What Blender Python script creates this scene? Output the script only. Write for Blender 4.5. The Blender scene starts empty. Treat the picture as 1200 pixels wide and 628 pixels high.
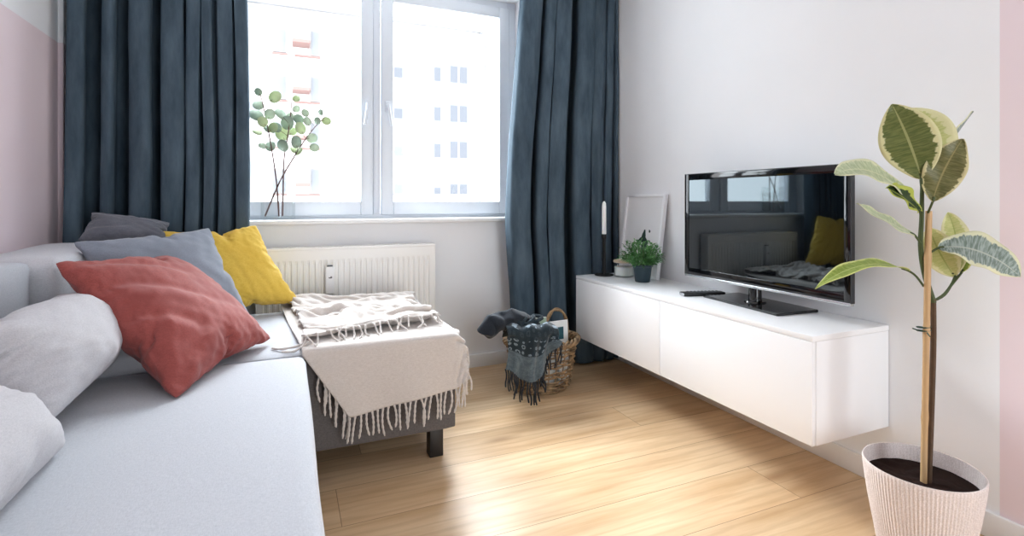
import bpy, bmesh, math, random
from mathutils import Vector, Matrix, noise
SC = bpy.context.scene
COL = SC.collection
PI = math.pi
rnd = random.Random(7)

# ------------------------------------------------------------------ helpers
def lin(c):
    return tuple((x / 12.92 if x <= .04045 else ((x + .055) / 1.055) ** 2.4) for x in [v / 255 for v in c]) + (1,)

class N:
    """small node-tree helper"""
    def __init__(s, name):
        s.m = bpy.data.materials.new(name); s.m.use_nodes = True
        s.t = s.m.node_tree; s.b = s.t.nodes['Principled BSDF']; s.out = s.t.nodes['Material Output']
    def n(s, typ, **kw):
        nd = s.t.nodes.new('ShaderNode' + typ)
        for k, v in kw.items(): setattr(nd, k, v)
        return nd
    def l(s, a, b): s.t.links.new(a, b)
    def val(s, sock, v):
        if hasattr(v, 'is_linked') or isinstance(v, bpy.types.NodeSocket): s.l(v, sock)
        else: sock.default_value = v
    def math(s, op, a, b=0.0, clamp=False):
        nd = s.n('Math', operation=op, use_clamp=clamp); s.val(nd.inputs[0], a); s.val(nd.inputs[1], b); return nd.outputs[0]
    def mix(s, f, a, b):
        nd = s.n('Mix', data_type='RGBA'); s.val(nd.inputs[0], f); s.val(nd.inputs[6], a); s.val(nd.inputs[7], b); return nd.outputs[2]
    def ramp(s, f, lo, hi):
        nd = s.n('MapRange'); s.val(nd.inputs[0], f); nd.inputs[1].default_value = lo; nd.inputs[2].default_value = hi; return nd.outputs[0]
    def coord(s, kind='Object', scale=(1, 1, 1)):
        c = s.n('TexCoord'); mp = s.n('Mapping'); s.l(c.outputs[kind], mp.inputs[0]); mp.inputs['Scale'].default_value = scale; return mp.outputs[0]
    def noise(s, vec, scale, detail=3, rough=.5):
        nd = s.n('TexNoise'); s.l(vec, nd.inputs['Vector']); nd.inputs['Scale'].default_value = scale
        nd.inputs['Detail'].default_value = detail; nd.inputs['Roughness'].default_value = rough; return nd.outputs['Fac']
    def bump(s, h, strength=.3, dist=.01):
        nd = s.n('Bump'); s.l(h, nd.inputs['Height']); nd.inputs['Strength'].default_value = strength; nd.inputs['Distance'].default_value = dist
        s.l(nd.outputs[0], s.b.inputs['Normal'])
    def base(s, c, rough=.5, spec=.5):
        s.val(s.b.inputs['Base Color'], c); s.val(s.b.inputs['Roughness'], rough); s.b.inputs['Specular IOR Level'].default_value = spec

def plain(name, c, rough=.5, spec=.5, metal=0, var=.06, vscale=8, bump=0, bscale=200, sheen=0):
    g = N(name); v = g.coord()
    a = lin(c); b = tuple(x * (1 - var) for x in a[:3]) + (1,)
    g.base(g.mix(g.noise(v, vscale), b, a), rough, spec)
    g.b.inputs['Metallic'].default_value = metal
    if bump: g.bump(g.noise(v, bscale, 2), bump, .002)
    if sheen:
        g.b.inputs['Sheen Weight'].default_value = sheen; g.b.inputs['Sheen Roughness'].default_value = .4
    return g.m

def fabric(name, c, c2=None, scale=900, var=.5, rough=.95, sheen=.15, bump=.35, blotch=0):
    g = N(name); v = g.coord()
    a = lin(c); b = lin(c2) if c2 else tuple(x * .75 for x in a[:3]) + (1,)
    v1 = g.coord(scale=(1, .25, 1)); v2 = g.coord(scale=(.25, 1, .6))
    w = g.math('ADD', g.math('MULTIPLY', g.noise(v1, scale, 2), .5), g.math('MULTIPLY', g.noise(v2, scale, 2), .5))
    f = g.ramp(w, .5 - .3 * var - .1, .5 + .3 * var)
    if blotch: f = g.math('MULTIPLY', f, g.ramp(g.noise(v, blotch, 3), .2, .6))
    g.base(g.mix(f, b, a), rough, .2)
    g.b.inputs['Sheen Weight'].default_value = sheen; g.b.inputs['Sheen Roughness'].default_value = .5
    g.bump(w, bump, .002)
    return g.m

def obj(name, bm, m, parent=None, smooth=True, loc=None):
    me = bpy.data.meshes.new(name)
    if isinstance(bm, bmesh.types.BMesh):
        bm.normal_update(); bm.to_mesh(me); bm.free()
    else:
        me.from_pydata(bm[0], [], bm[1]); me.update()
    o = bpy.data.objects.new(name, me); COL.objects.link(o)
    for mm in (m if isinstance(m, (list, tuple)) else [m]): me.materials.append(mm)
    if smooth:
        me.polygons.foreach_set('use_smooth', [True] * len(me.polygons))
        try: me.set_sharp_from_angle(angle=math.radians(40))
        except Exception: pass
    if parent:
        o.parent = parent
        bpy.context.view_layer.update()
        o.matrix_parent_inverse = parent.matrix_world.inverted()
    return o

def tag(o, label, cat, group=None):
    o['label'] = label; o['category'] = cat
    if group: o['group'] = group
    return o
def thing(name, label, cat, loc=(0, 0, 0), group=None):
    o = bpy.data.objects.new(name, None); COL.objects.link(o); o.location = loc; o.empty_display_size = .05
    bpy.context.view_layer.update()
    return tag(o, label, cat, group)
def struct(name, bm, m, parent=None, smooth=True):
    o = obj(name, bm, m, parent, smooth)
    if not parent: o['kind'] = 'structure'
    return o

def box(bm, lo, hi, bev=0, seg=2, mi=0):
    r = bmesh.ops.create_cube(bm, size=1)
    vs = r['verts']
    for v in vs:
        v.co = Vector([(lo[k] + hi[k]) / 2 + v.co[k] * (hi[k] - lo[k]) for k in range(3)])
    fs = set(f for v in vs for f in v.link_faces)
    for f in fs: f.material_index = mi
    if bev:
        es = list(set(e for v in vs for e in v.link_edges))
        r = bmesh.ops.bevel(bm, geom=es, offset=bev, segments=seg, profile=.5, affect='EDGES')
        for f in r['faces']: f.material_index = mi
    return bm
def B(*boxes, bev=0, seg=2):
    bm = bmesh.new()
    for b in boxes: box(bm, b[0], b[1], bev, seg)
    return bm

def frame_axes(d):
    d = d.normalized(); up = Vector((0, 0, 1)) if abs(d.z) < .95 else Vector((1, 0, 0))
    a = d.cross(up).normalized(); return a, d.cross(a).normalized()
def tube(bm, pts, r, n=8, cap=True, mi=0, closed=False):
    pts = [Vector(p) for p in pts]; L = len(pts)
    rr = r if isinstance(r, (list, tuple)) else [r] * L
    rings = []; a = None
    for i, p in enumerate(pts):
        if closed: d = pts[(i + 1) % L] - pts[i - 1]
        else: d = pts[min(i + 1, L - 1)] - pts[max(i - 1, 0)]
        if d.length < 1e-9: d = Vector((0, 0, 1))
        d.normalize()
        if a is None: a, _ = frame_axes(d)
        a = (a - d * a.dot(d))
        if a.length < 1e-6: a, _ = frame_axes(d)
        a.normalize(); b = d.cross(a)
        rings.append([bm.verts.new(p + (a * math.cos(2 * PI * k / n) + b * math.sin(2 * PI * k / n)) * rr[i]) for k in range(n)])
    for i in range(L if closed else L - 1):
        A, Bq = rings[i], rings[(i + 1) % L]
        for k in range(n):
            f = bm.faces.new((A[k], A[(k + 1) % n], Bq[(k + 1) % n], Bq[k])); f.material_index = mi
    if cap and not closed:
        f = bm.faces.new(rings[0][::-1]); f.material_index = mi
        f = bm.faces.new(rings[-1]); f.material_index = mi
    return bm
def lathe(bm, prof, n=48, c=(0, 0, 0), rib=0, ribs=0, mi=0, capb=True, capt=False):
    rings = []
    for (r, z, *k) in prof:
        amp = k[0] if k else 0
        rings.append([bm.verts.new((c[0] + (r + amp * math.cos(ribs * 2 * PI * i / n)) * math.cos(2 * PI * i / n),
                                    c[1] + (r + amp * math.cos(ribs * 2 * PI * i / n)) * math.sin(2 * PI * i / n), c[2] + z)) for i in range(n)])
    for a, b in zip(rings, rings[1:]):
        for i in range(n):
            f = bm.faces.new((a[i], a[(i + 1) % n], b[(i + 1) % n], b[i])); f.material_index = mi
    if capb: bm.faces.new(rings[0][::-1]).material_index = mi
    if capt: bm.faces.new(rings[-1]).material_index = mi
    return bm
def catmull(P, per=8):
    P = [Vector(p) for p in P]; out = []
    for i in range(len(P) - 1):
        p0 = P[max(i - 1, 0)]; p1 = P[i]; p2 = P[i + 1]; p3 = P[min(i + 2, len(P) - 1)]
        for k in range(per):
            t = k / per
            out.append(.5 * ((2 * p1) + (p2 - p0) * t + (2 * p0 - 5 * p1 + 4 * p2 - p3) * t * t + (3 * p1 - p0 - 3 * p2 + p3) * t ** 3))
    out.append(P[-1]); return out
def grid_faces(nu, nv):   # nu x nv verts, row-major over v
    return [(j * nu + i, j * nu + i + 1, (j + 1) * nu + i + 1, (j + 1) * nu + i) for j in range(nv - 1) for i in range(nu - 1)]
def soft_box(lo, hi, r, cuts=18, crown=0, rumple=0, seed=0, rs=5):
    bm = bmesh.new(); bmesh.ops.create_cube(bm, size=2)
    bmesh.ops.subdivide_edges(bm, edges=bm.edges[:], cuts=cuts, use_grid_fill=True)
    lo = Vector(lo); hi = Vector(hi); c = (lo + hi) / 2; h = (hi - lo) / 2
    for v in bm.verts:
        q = Vector((v.co.x, v.co.y, v.co.z))
        p = Vector([c[k] + q[k] * h[k] for k in range(3)])
        inn = Vector([min(max(p[k], lo[k] + r), hi[k] - r) for k in range(3)])
        d = p - inn
        p2 = inn + d.normalized() * r if d.length > 1e-7 else p
        if q.z > .99:
            f = (1 - q.x ** 4) * (1 - q.y ** 4)
            p2.z += crown * f
            p2.z += rumple * noise.noise(Vector((p.x * rs * 2, p.y * rs, seed))) * f
        elif rumple:
            p2 += d.normalized() * rumple * .6 * noise.noise(p * rs + Vector((seed, 0, 0)))
        v.co = p2
    return bm
def solid(o, th, off=-1):
    md = o.modifiers.new('thick', 'SOLIDIFY'); md.thickness = th; md.offset = off; return o
def subd(o, lv=1):
    md = o.modifiers.new('sub', 'SUBSURF'); md.levels = lv; md.render_levels = lv; return o

# ------------------------------------------------------------------ materials
def wall_mat(name, pink_axis):
    g = N(name); geo = g.n('NewGeometry'); sep = g.n('SeparateXYZ'); g.l(geo.outputs['Position'], sep.inputs[0])
    f = g.math('LESS_THAN', sep.outputs[2], 1.845)
    if pink_axis == 'right': f = g.math('MULTIPLY', f, g.math('LESS_THAN', sep.outputs[1], .917))
    if pink_axis == 'none': f = 0.0
    v = g.coord()
    w = g.mix(g.noise(v, 3), lin((236, 237, 239)), lin((242, 242, 244)))
    p = g.mix(g.noise(v, 3), lin((232, 214, 219)), lin((236, 220, 224)))
    g.base(g.mix(f, w, p), .75, .25); g.bump(g.noise(v, 260, 3), .08, .002)
    return g.m
M_wall = wall_mat('white wall paint', 'none'); M_front = plain('dark blue grey wall paint', (92, 98, 106), .8, .2)  # M_front: unseen wall behind the camera, made dark to cut bounced light
M_left = wall_mat('pink and white paint', 'left'); M_right = wall_mat('white paint with pink panel', 'right')
def oak():
    g = N('oak planks'); tc = g.n('TexCoord'); sep = g.n('SeparateXYZ'); g.l(tc.outputs['Object'], sep.inputs[0])
    PW = .246; y = g.math('DIVIDE', g.math('SUBTRACT', sep.outputs[1], 1.831 - 30 * PW), PW)
    row = g.math('FLOOR', y); fy = g.math('SUBTRACT', y, row)
    wn = g.n('TexWhiteNoise', noise_dimensions='1D'); g.l(row, wn.inputs['W'])
    x = g.math('ADD', g.math('DIVIDE', sep.outputs[0], 4.2), g.math('MULTIPLY', wn.outputs['Value'], 3.0))
    cx = g.math('FLOOR', x); fx = g.math('SUBTRACT', x, cx)
    pid = g.math('ADD', g.math('MULTIPLY', row, 3.17), g.math('MULTIPLY', cx, 7.31))
    w2 = g.n('TexWhiteNoise', noise_dimensions='1D'); g.l(pid, w2.inputs['W'])
    cmb = g.n('CombineXYZ'); g.l(g.math('MULTIPLY', sep.outputs[0], .9), cmb.inputs[0]); g.l(g.math('MULTIPLY', sep.outputs[1], 6), cmb.inputs[1]); g.l(g.math('MULTIPLY', pid, 2.3), cmb.inputs[2])
    broad = g.noise(cmb.outputs[0], 1.6, 4, .55)
    cm2 = g.n('CombineXYZ'); g.l(g.math('MULTIPLY', sep.outputs[0], 4), cm2.inputs[0]); g.l(g.math('MULTIPLY', sep.outputs[1], 110), cm2.inputs[1]); g.l(pid, cm2.inputs[2])
    fine = g.noise(cm2.outputs[0], 1.3, 3, .6)
    # cathedral grain: distorted rings
    wv = g.n('TexWave', wave_type='BANDS', bands_direction='Y'); g.l(cmb.outputs[0], wv.inputs['Vector'])
    wv.inputs['Scale'].default_value = 1.1; wv.inputs['Distortion'].default_value = 9; wv.inputs['Detail'].default_value = 3; wv.inputs['Detail Scale'].default_value = 1.2
    c1 = lin((222, 193, 156)); c2 = lin((194, 157, 116)); c3 = lin((160, 121, 82))
    col = g.mix(g.ramp(broad, .38, .72), c1, c2)
    col = g.mix(g.math('MULTIPLY', g.ramp(fine, .5, .85), .26), col, c3)
    col = g.mix(g.math('MULTIPLY', g.ramp(wv.outputs['Fac'], .55, 1), .2), col, c3)
    # knots
    vo = g.n('TexVoronoi'); cm3 = g.n('CombineXYZ'); g.l(g.math('MULTIPLY', sep.outputs[0], 1.5), cm3.inputs[0]); g.l(g.math('MULTIPLY', sep.outputs[1], 4.2), cm3.inputs[1])
    g.l(cm3.outputs[0], vo.inputs['Vector']); vo.inputs['Scale'].default_value = 1
    dn = g.math('ADD', vo.outputs['Distance'], g.math('MULTIPLY', g.math('SUBTRACT', broad, .5), .25))
    kn = g.math('SUBTRACT', 1, g.ramp(dn, .02, .17))
    col = g.mix(g.math('MULTIPLY', kn, .5), col, lin((140, 92, 52)))
    tone = g.math('ADD', .86, g.math('MULTIPLY', w2.outputs['Value'], .2))
    vm = g.n('VectorMath', operation='SCALE'); g.l(col, vm.inputs[0]); g.l(tone, vm.inputs['Scale'])
    gap = g.math('MAXIMUM', g.math('LESS_THAN', fy, .010), g.math('LESS_THAN', fx, .0006))
    g.base(g.mix(g.math('MULTIPLY', gap, .75), vm.outputs[0], lin((110, 76, 46))), g.math('ADD', .30, g.math('MULTIPLY', fine, .14)), .5)
    h = g.math('SUBTRACT', g.math('MULTIPLY', fine, .25), gap); g.bump(h, .16, .002)
    return g.m
M_oak = oak()
M_white = plain('satin white lacquer', (243, 243, 245), .35, .5, var=.01)
M_trim = plain('white trim paint', (240, 240, 240), .4, .5, var=.02)
M_upvc = plain('white window plastic', (218, 223, 230), .3, .5, var=.01)
M_enamel = plain('white radiator enamel', (240, 238, 234), .35, .5, var=.01)
M_dark = plain('dark grey plastic', (40, 42, 46), .5)
M_black = plain('matt black metal', (22, 22, 24), .45, .4)
M_gloss = plain('gloss black plastic', (9, 9, 11), .06, .6, var=.02)
M_silver = plain('brushed silver', (205, 207, 210), .25, .5, metal=.85, var=.03)
M_button = plain('grey rubber', (88, 92, 98), .6)
def velvet():
    g = N('blue grey velvet'); v = g.coord(); v2 = g.coord(scale=(1, 1, .25))
    nz = g.noise(v2, 14, 4, .6)
    g.base(g.mix(g.ramp(nz, .3, .75), lin((56, 70, 82)), lin((86, 102, 114))), .85, .15)
    g.b.inputs['Sheen Weight'].default_value = .12; g.b.inputs['Sheen Roughness'].default_value = .3
    g.b.inputs['Sheen Tint'].default_value = lin((150, 176, 192))
    g.bump(g.noise(v, 60, 4), .12, .004); return g.m
M_velvet = velvet()
M_sofa = fabric('light grey sofa weave', (190, 192, 198), (166, 169, 176), 520, .6)
M_sofabase = fabric('mid grey sofa weave', (206, 207, 211), (176, 178, 184), 520, .6)
M_chaise = fabric('grey brown chaise weave', (108, 103, 102), (76, 73, 74), 420, .6)
M_cush = fabric('heather grey weave', (198, 196, 199), (166, 165, 170), 480, .8)
M_red = fabric('terracotta velvet', (156, 80, 74), (132, 64, 60), 300, .5, .8, .12, .15, 6)
M_yellow = fabric('mustard velvet', (224, 190, 88), (208, 170, 62), 300, .5, .8, .2, .2, 8)
M_slate = fabric('slate grey velvet', (134, 140, 152), (118, 124, 136), 300, .5, .8, .3, .15, 6)
M_char = fabric('charcoal grey velvet', (112, 114, 122), (92, 94, 102), 300, .5, .8, .3, .15, 6)
M_throw = fabric('oatmeal wool', (208, 201, 196), (184, 175, 168), 380, .7, .98, .4, .4)
M_leg = plain('black stained wood', (30, 26, 26), .4)

def glass(name, tint=(1, 1, 1), refl=.08, rough=.0):
    g = N(name); tr = g.n('BsdfTransparent'); tr.inputs[0].default_value = tint + (1,)
    gl = g.n('BsdfGlossy'); gl.inputs['Roughness'].default_value = rough
    lw = g.n('LayerWeight'); lw.inputs[0].default_value = .25
    mx = g.n('MixShader'); g.l(g.math('ADD', g.math('MULTIPLY', lw.outputs['Facing'], refl * 2.5), refl * .35, True), mx.inputs[0]); g.l(tr.outputs[0], mx.inputs[1]); g.l(gl.outputs[0], mx.inputs[2])
    g.l(mx.outputs[0], g.out.inputs['Surface']); return g.m
M_pane = glass('clear window glass', (.985, .99, .99), .05)
M_vase = glass('clear vase glass', (.97, .98, .98), .07)

# ------------------------------------------------------------------ room shell
XL, XR, YB, YF, ZC = -1.0, 2.105, 3.25, -1.7, 2.6
floor = struct('floor', B(((XL - .2, YF - .2, -.12), (XR + .2, YB + .3, 0))), M_oak, smooth=False)
struct('ceiling', B(((XL - .2, YF - .2, ZC), (XR + .2, YB + .3, ZC + .12))), M_wall, smooth=False)
struct('wall_left', B(((XL - .2, YF - .2, 0), (XL, YB, ZC))), M_left, smooth=False)
struct('wall_right', B(((XR, YF - .2, 0), (XR + .2, YB, ZC))), M_right, smooth=False)
WX0, WX1, WZ0, WZ1 = -.44, 1.475, .955, 2.48
Y2 = YB + .3
struct('wall_back', B(((XL - .2, YB, 0), (WX0, Y2, ZC)), ((WX1, YB, 0), (XR + .2, Y2, ZC)), ((WX0, YB, 0), (WX1, Y2, WZ0)), ((WX0, YB, WZ1), (WX1, Y2, ZC))), M_wall, smooth=False)
DX0, DX1, DZ1 = .75, 1.75, 2.15          # added opening behind the camera, sized to let in fill light
struct('wall_front', B(((XL, YF - .2, 0), (DX0, YF, ZC)), ((DX1, YF - .2, 0), (XR, YF, ZC)), ((DX0, YF - .2, DZ1), (DX1, YF, ZC))), M_front, smooth=False)
def skirting(name, lo, hi):
    struct(name, B((lo, hi), bev=.004), M_trim)
skirting('baseboard_back', (XL + .002, YB - .016, 0), (XR - .018, YB, .085))
skirting('baseboard_right', (XR - .016, YF, 0), (XR, YB, .085))
skirting('baseboard_left', (XL, YF, 0), (XL + .016, YB, .085))
struct('trim_1', B(((XL, 3.115, 0), (XL + .022, YB, ZC)), bev=.003), M_left)      # shallow boxed strip in the corner
struct('trim_2', B(((XL + .01, 3.02, 2.57), (XR - .01, 3.10, ZC)), bev=.004), M_trim)   # curtain track under the ceiling

# window
w = struct('window_1', B(((WX0, 3.36, WZ0), (WX0 + .06, 3.44, WZ1)), ((WX1 - .06, 3.36, WZ0), (WX1, 3.44, WZ1)), ((WX0 + .06, 3.36, WZ0), (WX1 - .06, 3.44, WZ0 + .06)),
                         ((WX0 + .06, 3.36, WZ1 - .06), (WX1 - .06, 3.44, WZ1)), ((.497, 3.362, WZ0 + .06), (.540, 3.44, WZ1 - .06)), bev=.003), M_upvc)
for gx0, gx1, hx, tilt in ((-.31, .418, .457, -.012), (.62, 1.347, .580, .012)):
    gz0, gz1, a = 1.091, 2.36, .075
    s = obj('sash', B(((gx0 - a, 3.342, gz0 - .085), (gx0, 3.40, gz1 + a)), ((gx1, 3.342, gz0 - .085), (gx1 + a, 3.40, gz1 + a)),
                      ((gx0, 3.342, gz0 - .085), (gx1, 3.40, gz0)), ((gx0, 3.342, gz1), (gx1, 3.40, gz1 + a)), bev=.006, seg=3), M_upvc, w)
    obj('glass_pane', B(((gx0 - .01, 3.372, gz0 - .01), (gx1 + .01, 3.378, gz1 + .01))), M_pane, s, False)
    hb = B(((hx - .014, 3.332, 1.655), (hx + .014, 3.343, 1.725)), bev=.004)
    tube(hb, [(hx, 3.345, 1.69), (hx, 3.305, 1.69)], .009, 10)
    tube(hb, [(hx, 3.303, 1.70), (hx + tilt * .6, 3.300, 1.64), (hx + tilt * 1.6, 3.300, 1.565)], [.010, .011, .009], 10)
    obj('handle', hb, M_upvc, s)
sl = obj('window_sill', B(((WX0 - .06, 3.195, .957), (WX1 + .06, YB + .0, .985)), bev=.009, seg=3), M_trim, w)
bm = B(((WX0 + .002, YB + .0, .957), (WX1 - .002, 3.36, .985)))
obj('sill_board', bm, M_trim, w, False)

# ------------------------------------------------------------------ apartment block across the street
g = N('pale render'); v = g.coord(); g.base(g.mix(g.noise(v, 1.2, 4), lin((176, 168, 166)), lin((186, 180, 178))), .9, .1); M_render = g.m
M_facade2 = plain('white render', (178, 176, 176), .9, .1)
M_pinkband = plain('faded pink concrete', (116, 92, 88), .9, .1)
M_fwin = plain('grey window frame', (110, 108, 110), .6)  # plain mid grey for the far frames and vents
M_fpane = plain('window glass by day', (104, 105, 110), .6, .2)
M_pipe = plain('zinc pipe', (108, 107, 109), .5)
apt = thing('apartment_building', 'pale overexposed apartment block seen through the window across the street', 'building', (2, 25, -6))
bm = B(((-14, 25, -6), (9.05, 33, 9.75)))
obj('wall', bm, M_render, apt, False)
obj('side_wall', B(((9.05, 25.6, -6), (12.5, 33, 9.6))), M_facade2, apt, False)
obj('cornice', B(((-14.1, 24.75, 9.6), (9.15, 33.1, 9.85))), M_pipe, apt, False)
M_fpane2 = plain('dark window glass by day', (84, 85, 90), .7, .1)
def fwin(x0, z0, x1, z1, nx=2):
    f = obj('window', B(((x0, 24.93, z0), (x1, 25.02, z1))), M_fwin, apt, False)
    bm = bmesh.new(); wd = (x1 - x0) / nx
    for k in range(nx): box(bm, (x0 + wd * k + .06, 24.915, z0 + .07), (x0 + wd * (k + 1) - .06, 24.95, z1 - .07))
    obj('pane', bm, M_fpane if x0 < 3 else M_fpane2, f, False)
for k in range(4):
    z = 7.9 - 2.06 * k
    b_ = obj('balcony', B(((.2, 24.1, z), (.9, 25, z + .14))), M_pinkband, apt, False)
    obj('balcony_parapet', B(((.2, 24.1, z + .141), (.9, 24.18, z + .95)), ((.2, 24.181, z + .141), (.26, 24.99, z + .95)), ((.84, 24.181, z + .141), (.9, 24.99, z + .95))), M_facade2, b_, False)
    obj('sill_band', B(((.28, 24.9, z - .42), (1.35, 25.01, z - .34))), M_pinkband, apt, False)
    obj('sill_band', B(((-.62, 24.9, z - .40), (.0, 25.01, z - .33))), M_pinkband, apt, False)
    fwin(-.6, z - .3, -.05, z + .75, 1)
    fwin(.95, z - .32, 1.35, z + .8, 1)
for z in (8.75, 4.6, 2.1): fwin(-1.75, z, -1.1, z + .75, 1)
for z in (1.35, 3.15, 4.95, 6.9):
    fwin(6.55, z, 6.98, z + (.45 if z < 2 else .8), 1)
    fwin(7.36, z, 8.35, z + (.62 if z < 2 else .95), 2)
    obj('sill_band', B(((6.5, 24.9, z + 1.15), (7.0, 25.01, z + 1.2))), M_pipe, apt, False)
    fwin(4.6, z, 5.1, z + .6, 1)
bm = bmesh.new(); tube(bm, [(8.97, 24.9, -6), (8.97, 24.9, 9.6)], .05, 8); obj('drainpipe', bm, M_pipe, apt)
for z in (9.1, 7.9, 6.6, 4.6, 2.0): obj('vent', B(((9.5, 25.52, z), (9.62, 25.62, z + .3))), M_fwin, apt, False)

# ------------------------------------------------------------------ curtains
def curtain(keys, lean, z0, z1, seed, label, name='curtain'):
    P = catmull([(x, y, 0) for x, y in keys], 10); NR = 46
    V = []
    y_mean = sum(p.y for p in P) / len(P); xa, xb = keys[0][0], keys[-1][0]
    for j in range(NR):
        t = j / (NR - 1); z = z0 + (z1 - z0) * t
        for i, p in enumerate(P):
            u = i / (len(P) - 1)
            amp = .97 + .10 * noise.noise(Vector((u * 5, z * .8, seed))) + .03 * (1 - t)
            dx = lean(u, z) + .012 * noise.noise(Vector((u * 9, z * 1.3, seed + 5)))
            dy = .010 * noise.noise(Vector((u * 14, z * 2.6, seed + 9)))
            V.append((p.x + dx, y_mean + (p.y - y_mean) * amp + dy, z))
    o = obj(name, (V, grid_faces(len(P), NR)), M_velvet)
    solid(o, .004, 0)
    return tag(o, label, 'curtain')
def folds(xa, xb, pockets, yc=2.985, yv=3.18):
    K = [(xa + .004, 3.10), (xa, 3.05)]; prev = xa
    for (p0, p1, dp) in pockets + [(xb, None, 0)]:
        w_ = p0 - prev; n_ = max(1, round(w_ / .05))
        for k in range(n_ + 1):
            t = (k + .12) / (n_ + .24)
            K.append((prev + w_ * t, yc + .022 * abs(2 * t - 1) ** 2 + .006 * math.sin(k * 2.1 + p0 * 30)))
        if p1 is None: break
        yd = yc + (yv - yc) * dp; m_ = .026 * dp
        K += [(p0 + .002, yc + (yd - yc) * .3), (p0 - m_, yc + (yd - yc) * .8), ((p0 + p1) / 2 - (p1 - p0) * .2, yd), ((p0 + p1) / 2 + (p1 - p0) * .2, yd), (p1 + m_, yc + (yd - yc) * .8), (p1 - .002, yc + (yd - yc) * .3)]
        prev = p1
    K += [(xb, 3.05), (xb - .006, 3.10)]
    return K
kl = folds(-.922, -.197, [(-.862, -.795, 1), (-.752, -.692, 1), (-.612, -.560, 1), (-.478, -.462, .8), (-.412, -.390, .45), (-.350, -.325, .4), (-.270, -.250, .35)])
curtain(kl, lambda u, z: (-.022 * (1 - u) * max(0, (2.2 - z)) / 1.3) + .012 * u * math.sin((z - .4) * 1.7), .02, 2.57, 3, 'dark blue grey velvet curtain on the left of the window, behind the sofa')
kr = folds(1.345, 2.088, [(1.478, 1.515, 1), (1.575, 1.590, .4), (1.695, 1.768, 1), (1.885, 1.900, .6), (1.975, 1.990, .4), (2.045, 2.068, .9)])
def lean_r(u, z):
    return -(1 - u) * (.055 * max(0, 1 - abs(z - .95) / 1.5) - .0) + (1 - u) * .05 * max(0, (z - 1.5)) + (1 - u) * .02 * max(0, .7 - z) + .008 * u
curtain(kr, lean_r, .015, 2.57, 11, 'dark blue grey velvet curtain on the right of the window, behind the wicker basket')

# ------------------------------------------------------------------ radiator
rad = thing('radiator', 'white ribbed panel radiator on the wall below the window', 'radiator', (.34, 3.16, .23))
RX0, RX1, RZ0, RZ1 = -.16, .837, .23, .83
V = []; pr = []
nx = 30; pitch = (RX1 - RX0 - .06) / nx
xs = [(RX0 + .004, 0)] + [(RX0 + .03, 0)]
for k in range(nx):
    x = RX0 + .03 + k * pitch
    xs += [(x + pitch * .18, 0), (x + pitch * .34, .007), (x + pitch * .66, .007), (x + pitch * .82, 0)]
xs += [(RX1 - .03, 0), (RX1 - .004, 0)]
zs = [(RZ0 + .01, 0), (RZ0 + .05, 0), (RZ0 + .075, 1), (RZ1 - .095, 1), (RZ1 - .07, 0), (RZ1 - .012, 0)]
for z, f in zs:
    for x, d in xs: V.append((x, 3.138 + d * f, z))
obj('front_panel', (V, grid_faces(len(xs), len(zs))), M_enamel, rad, False)
obj('side_panel', B(((RX0, 3.136, RZ0 + .004), (RX0 + .005, 3.215, RZ1)), bev=.001), M_enamel, rad)
obj('side_panel', B(((RX1 - .005, 3.136, RZ0 + .004), (RX1, 3.215, RZ1)), bev=.001), M_enamel, rad)
bm = B(((RX0, 3.134, RZ1 - .014), (RX1, 3.146, RZ1 + .002)), ((RX0, 3.208, RZ1 - .014), (RX1, 3.217, RZ1 + .002)), bev=.003)
for k in range(60): box(bm, (RX0 + .01 + k * .0163, 3.146, RZ1 - .006), (RX0 + .016 + k * .0163, 3.208, RZ1))
obj('top_grille', bm, M_enamel, rad, False)
obj('rear_panel', B(((RX0 + .01, 3.20, RZ0 + .01), (RX1 - .01, 3.21, RZ1 - .03))), M_enamel, rad, False)
for x in (.05, .62): obj('bracket', B(((x, 3.21, .35), (x + .03, YB, .7))), M_enamel, rad, False)
hm = obj('heat_meter', B(((.196, 3.104, .569), (.243, 3.138, .722)), bev=.005, seg=3), M_trim, rad)
obj('sensor_cap', B(((.205, 3.112, .720), (.235, 3.135, .729)), bev=.002), M_button, hm)
bm = B(((.213, 3.1035, .657), (.231, 3.1045, .662)), ((.222, 3.1035, .664), (.231, 3.1045, .668)), ((.213, 3.1035, .662), (.216, 3.1045, .664)))
obj('display_digits', bm, M_black, hm, False)

# ------------------------------------------------------------------ sofa
SZ = .53
sofa = thing('corner_sofa', 'light grey corner sofa along the pink wall with a chaise under the window', 'sofa', (-.45, 1.4, 0))
obj('seat', soft_box((-.755, .15, .16), (.062, 2.075, SZ), .028, 34, .006, .006, 2, 2.2), M_sofa, sofa)
obj('seat_base', B(((-.97, .18, .10), (.03, 2.07, .165)), bev=.006), M_chaise, sofa)
obj('backrest', soft_box((-.985, .15, .17), (-.75, 2.15, .905), .03, 24, .004, .006, 4, 3), M_sofa, sofa)
obj('corner_backrest', soft_box((-.985, 2.156, .15), (-.685, 2.945, .905), .045, 22, .006, .008, 9, 3), M_sofabase, sofa)
obj('chaise', soft_box((-.70, 2.10, .14), (.652, 2.945, .51), .016, 30, 0, .003, 6, 3), M_chaise, sofa)
obj('chaise_cushion', soft_box((-.70, 2.095, .497), (.655, 2.95, .522), .012, 30, .008, .004, 6, 3), M_sofa, sofa)
for x, y in ((.585, 2.20), (.585, 2.90), (-.9, 2.9), (-.02, .35), (-.9, .35), (-.9, 2.2)):
    bm = B(((x - .03, y - .03, 0), (x + .03, y + .03, .145)), bev=.004); obj('leg', bm, M_leg, sofa)

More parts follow.
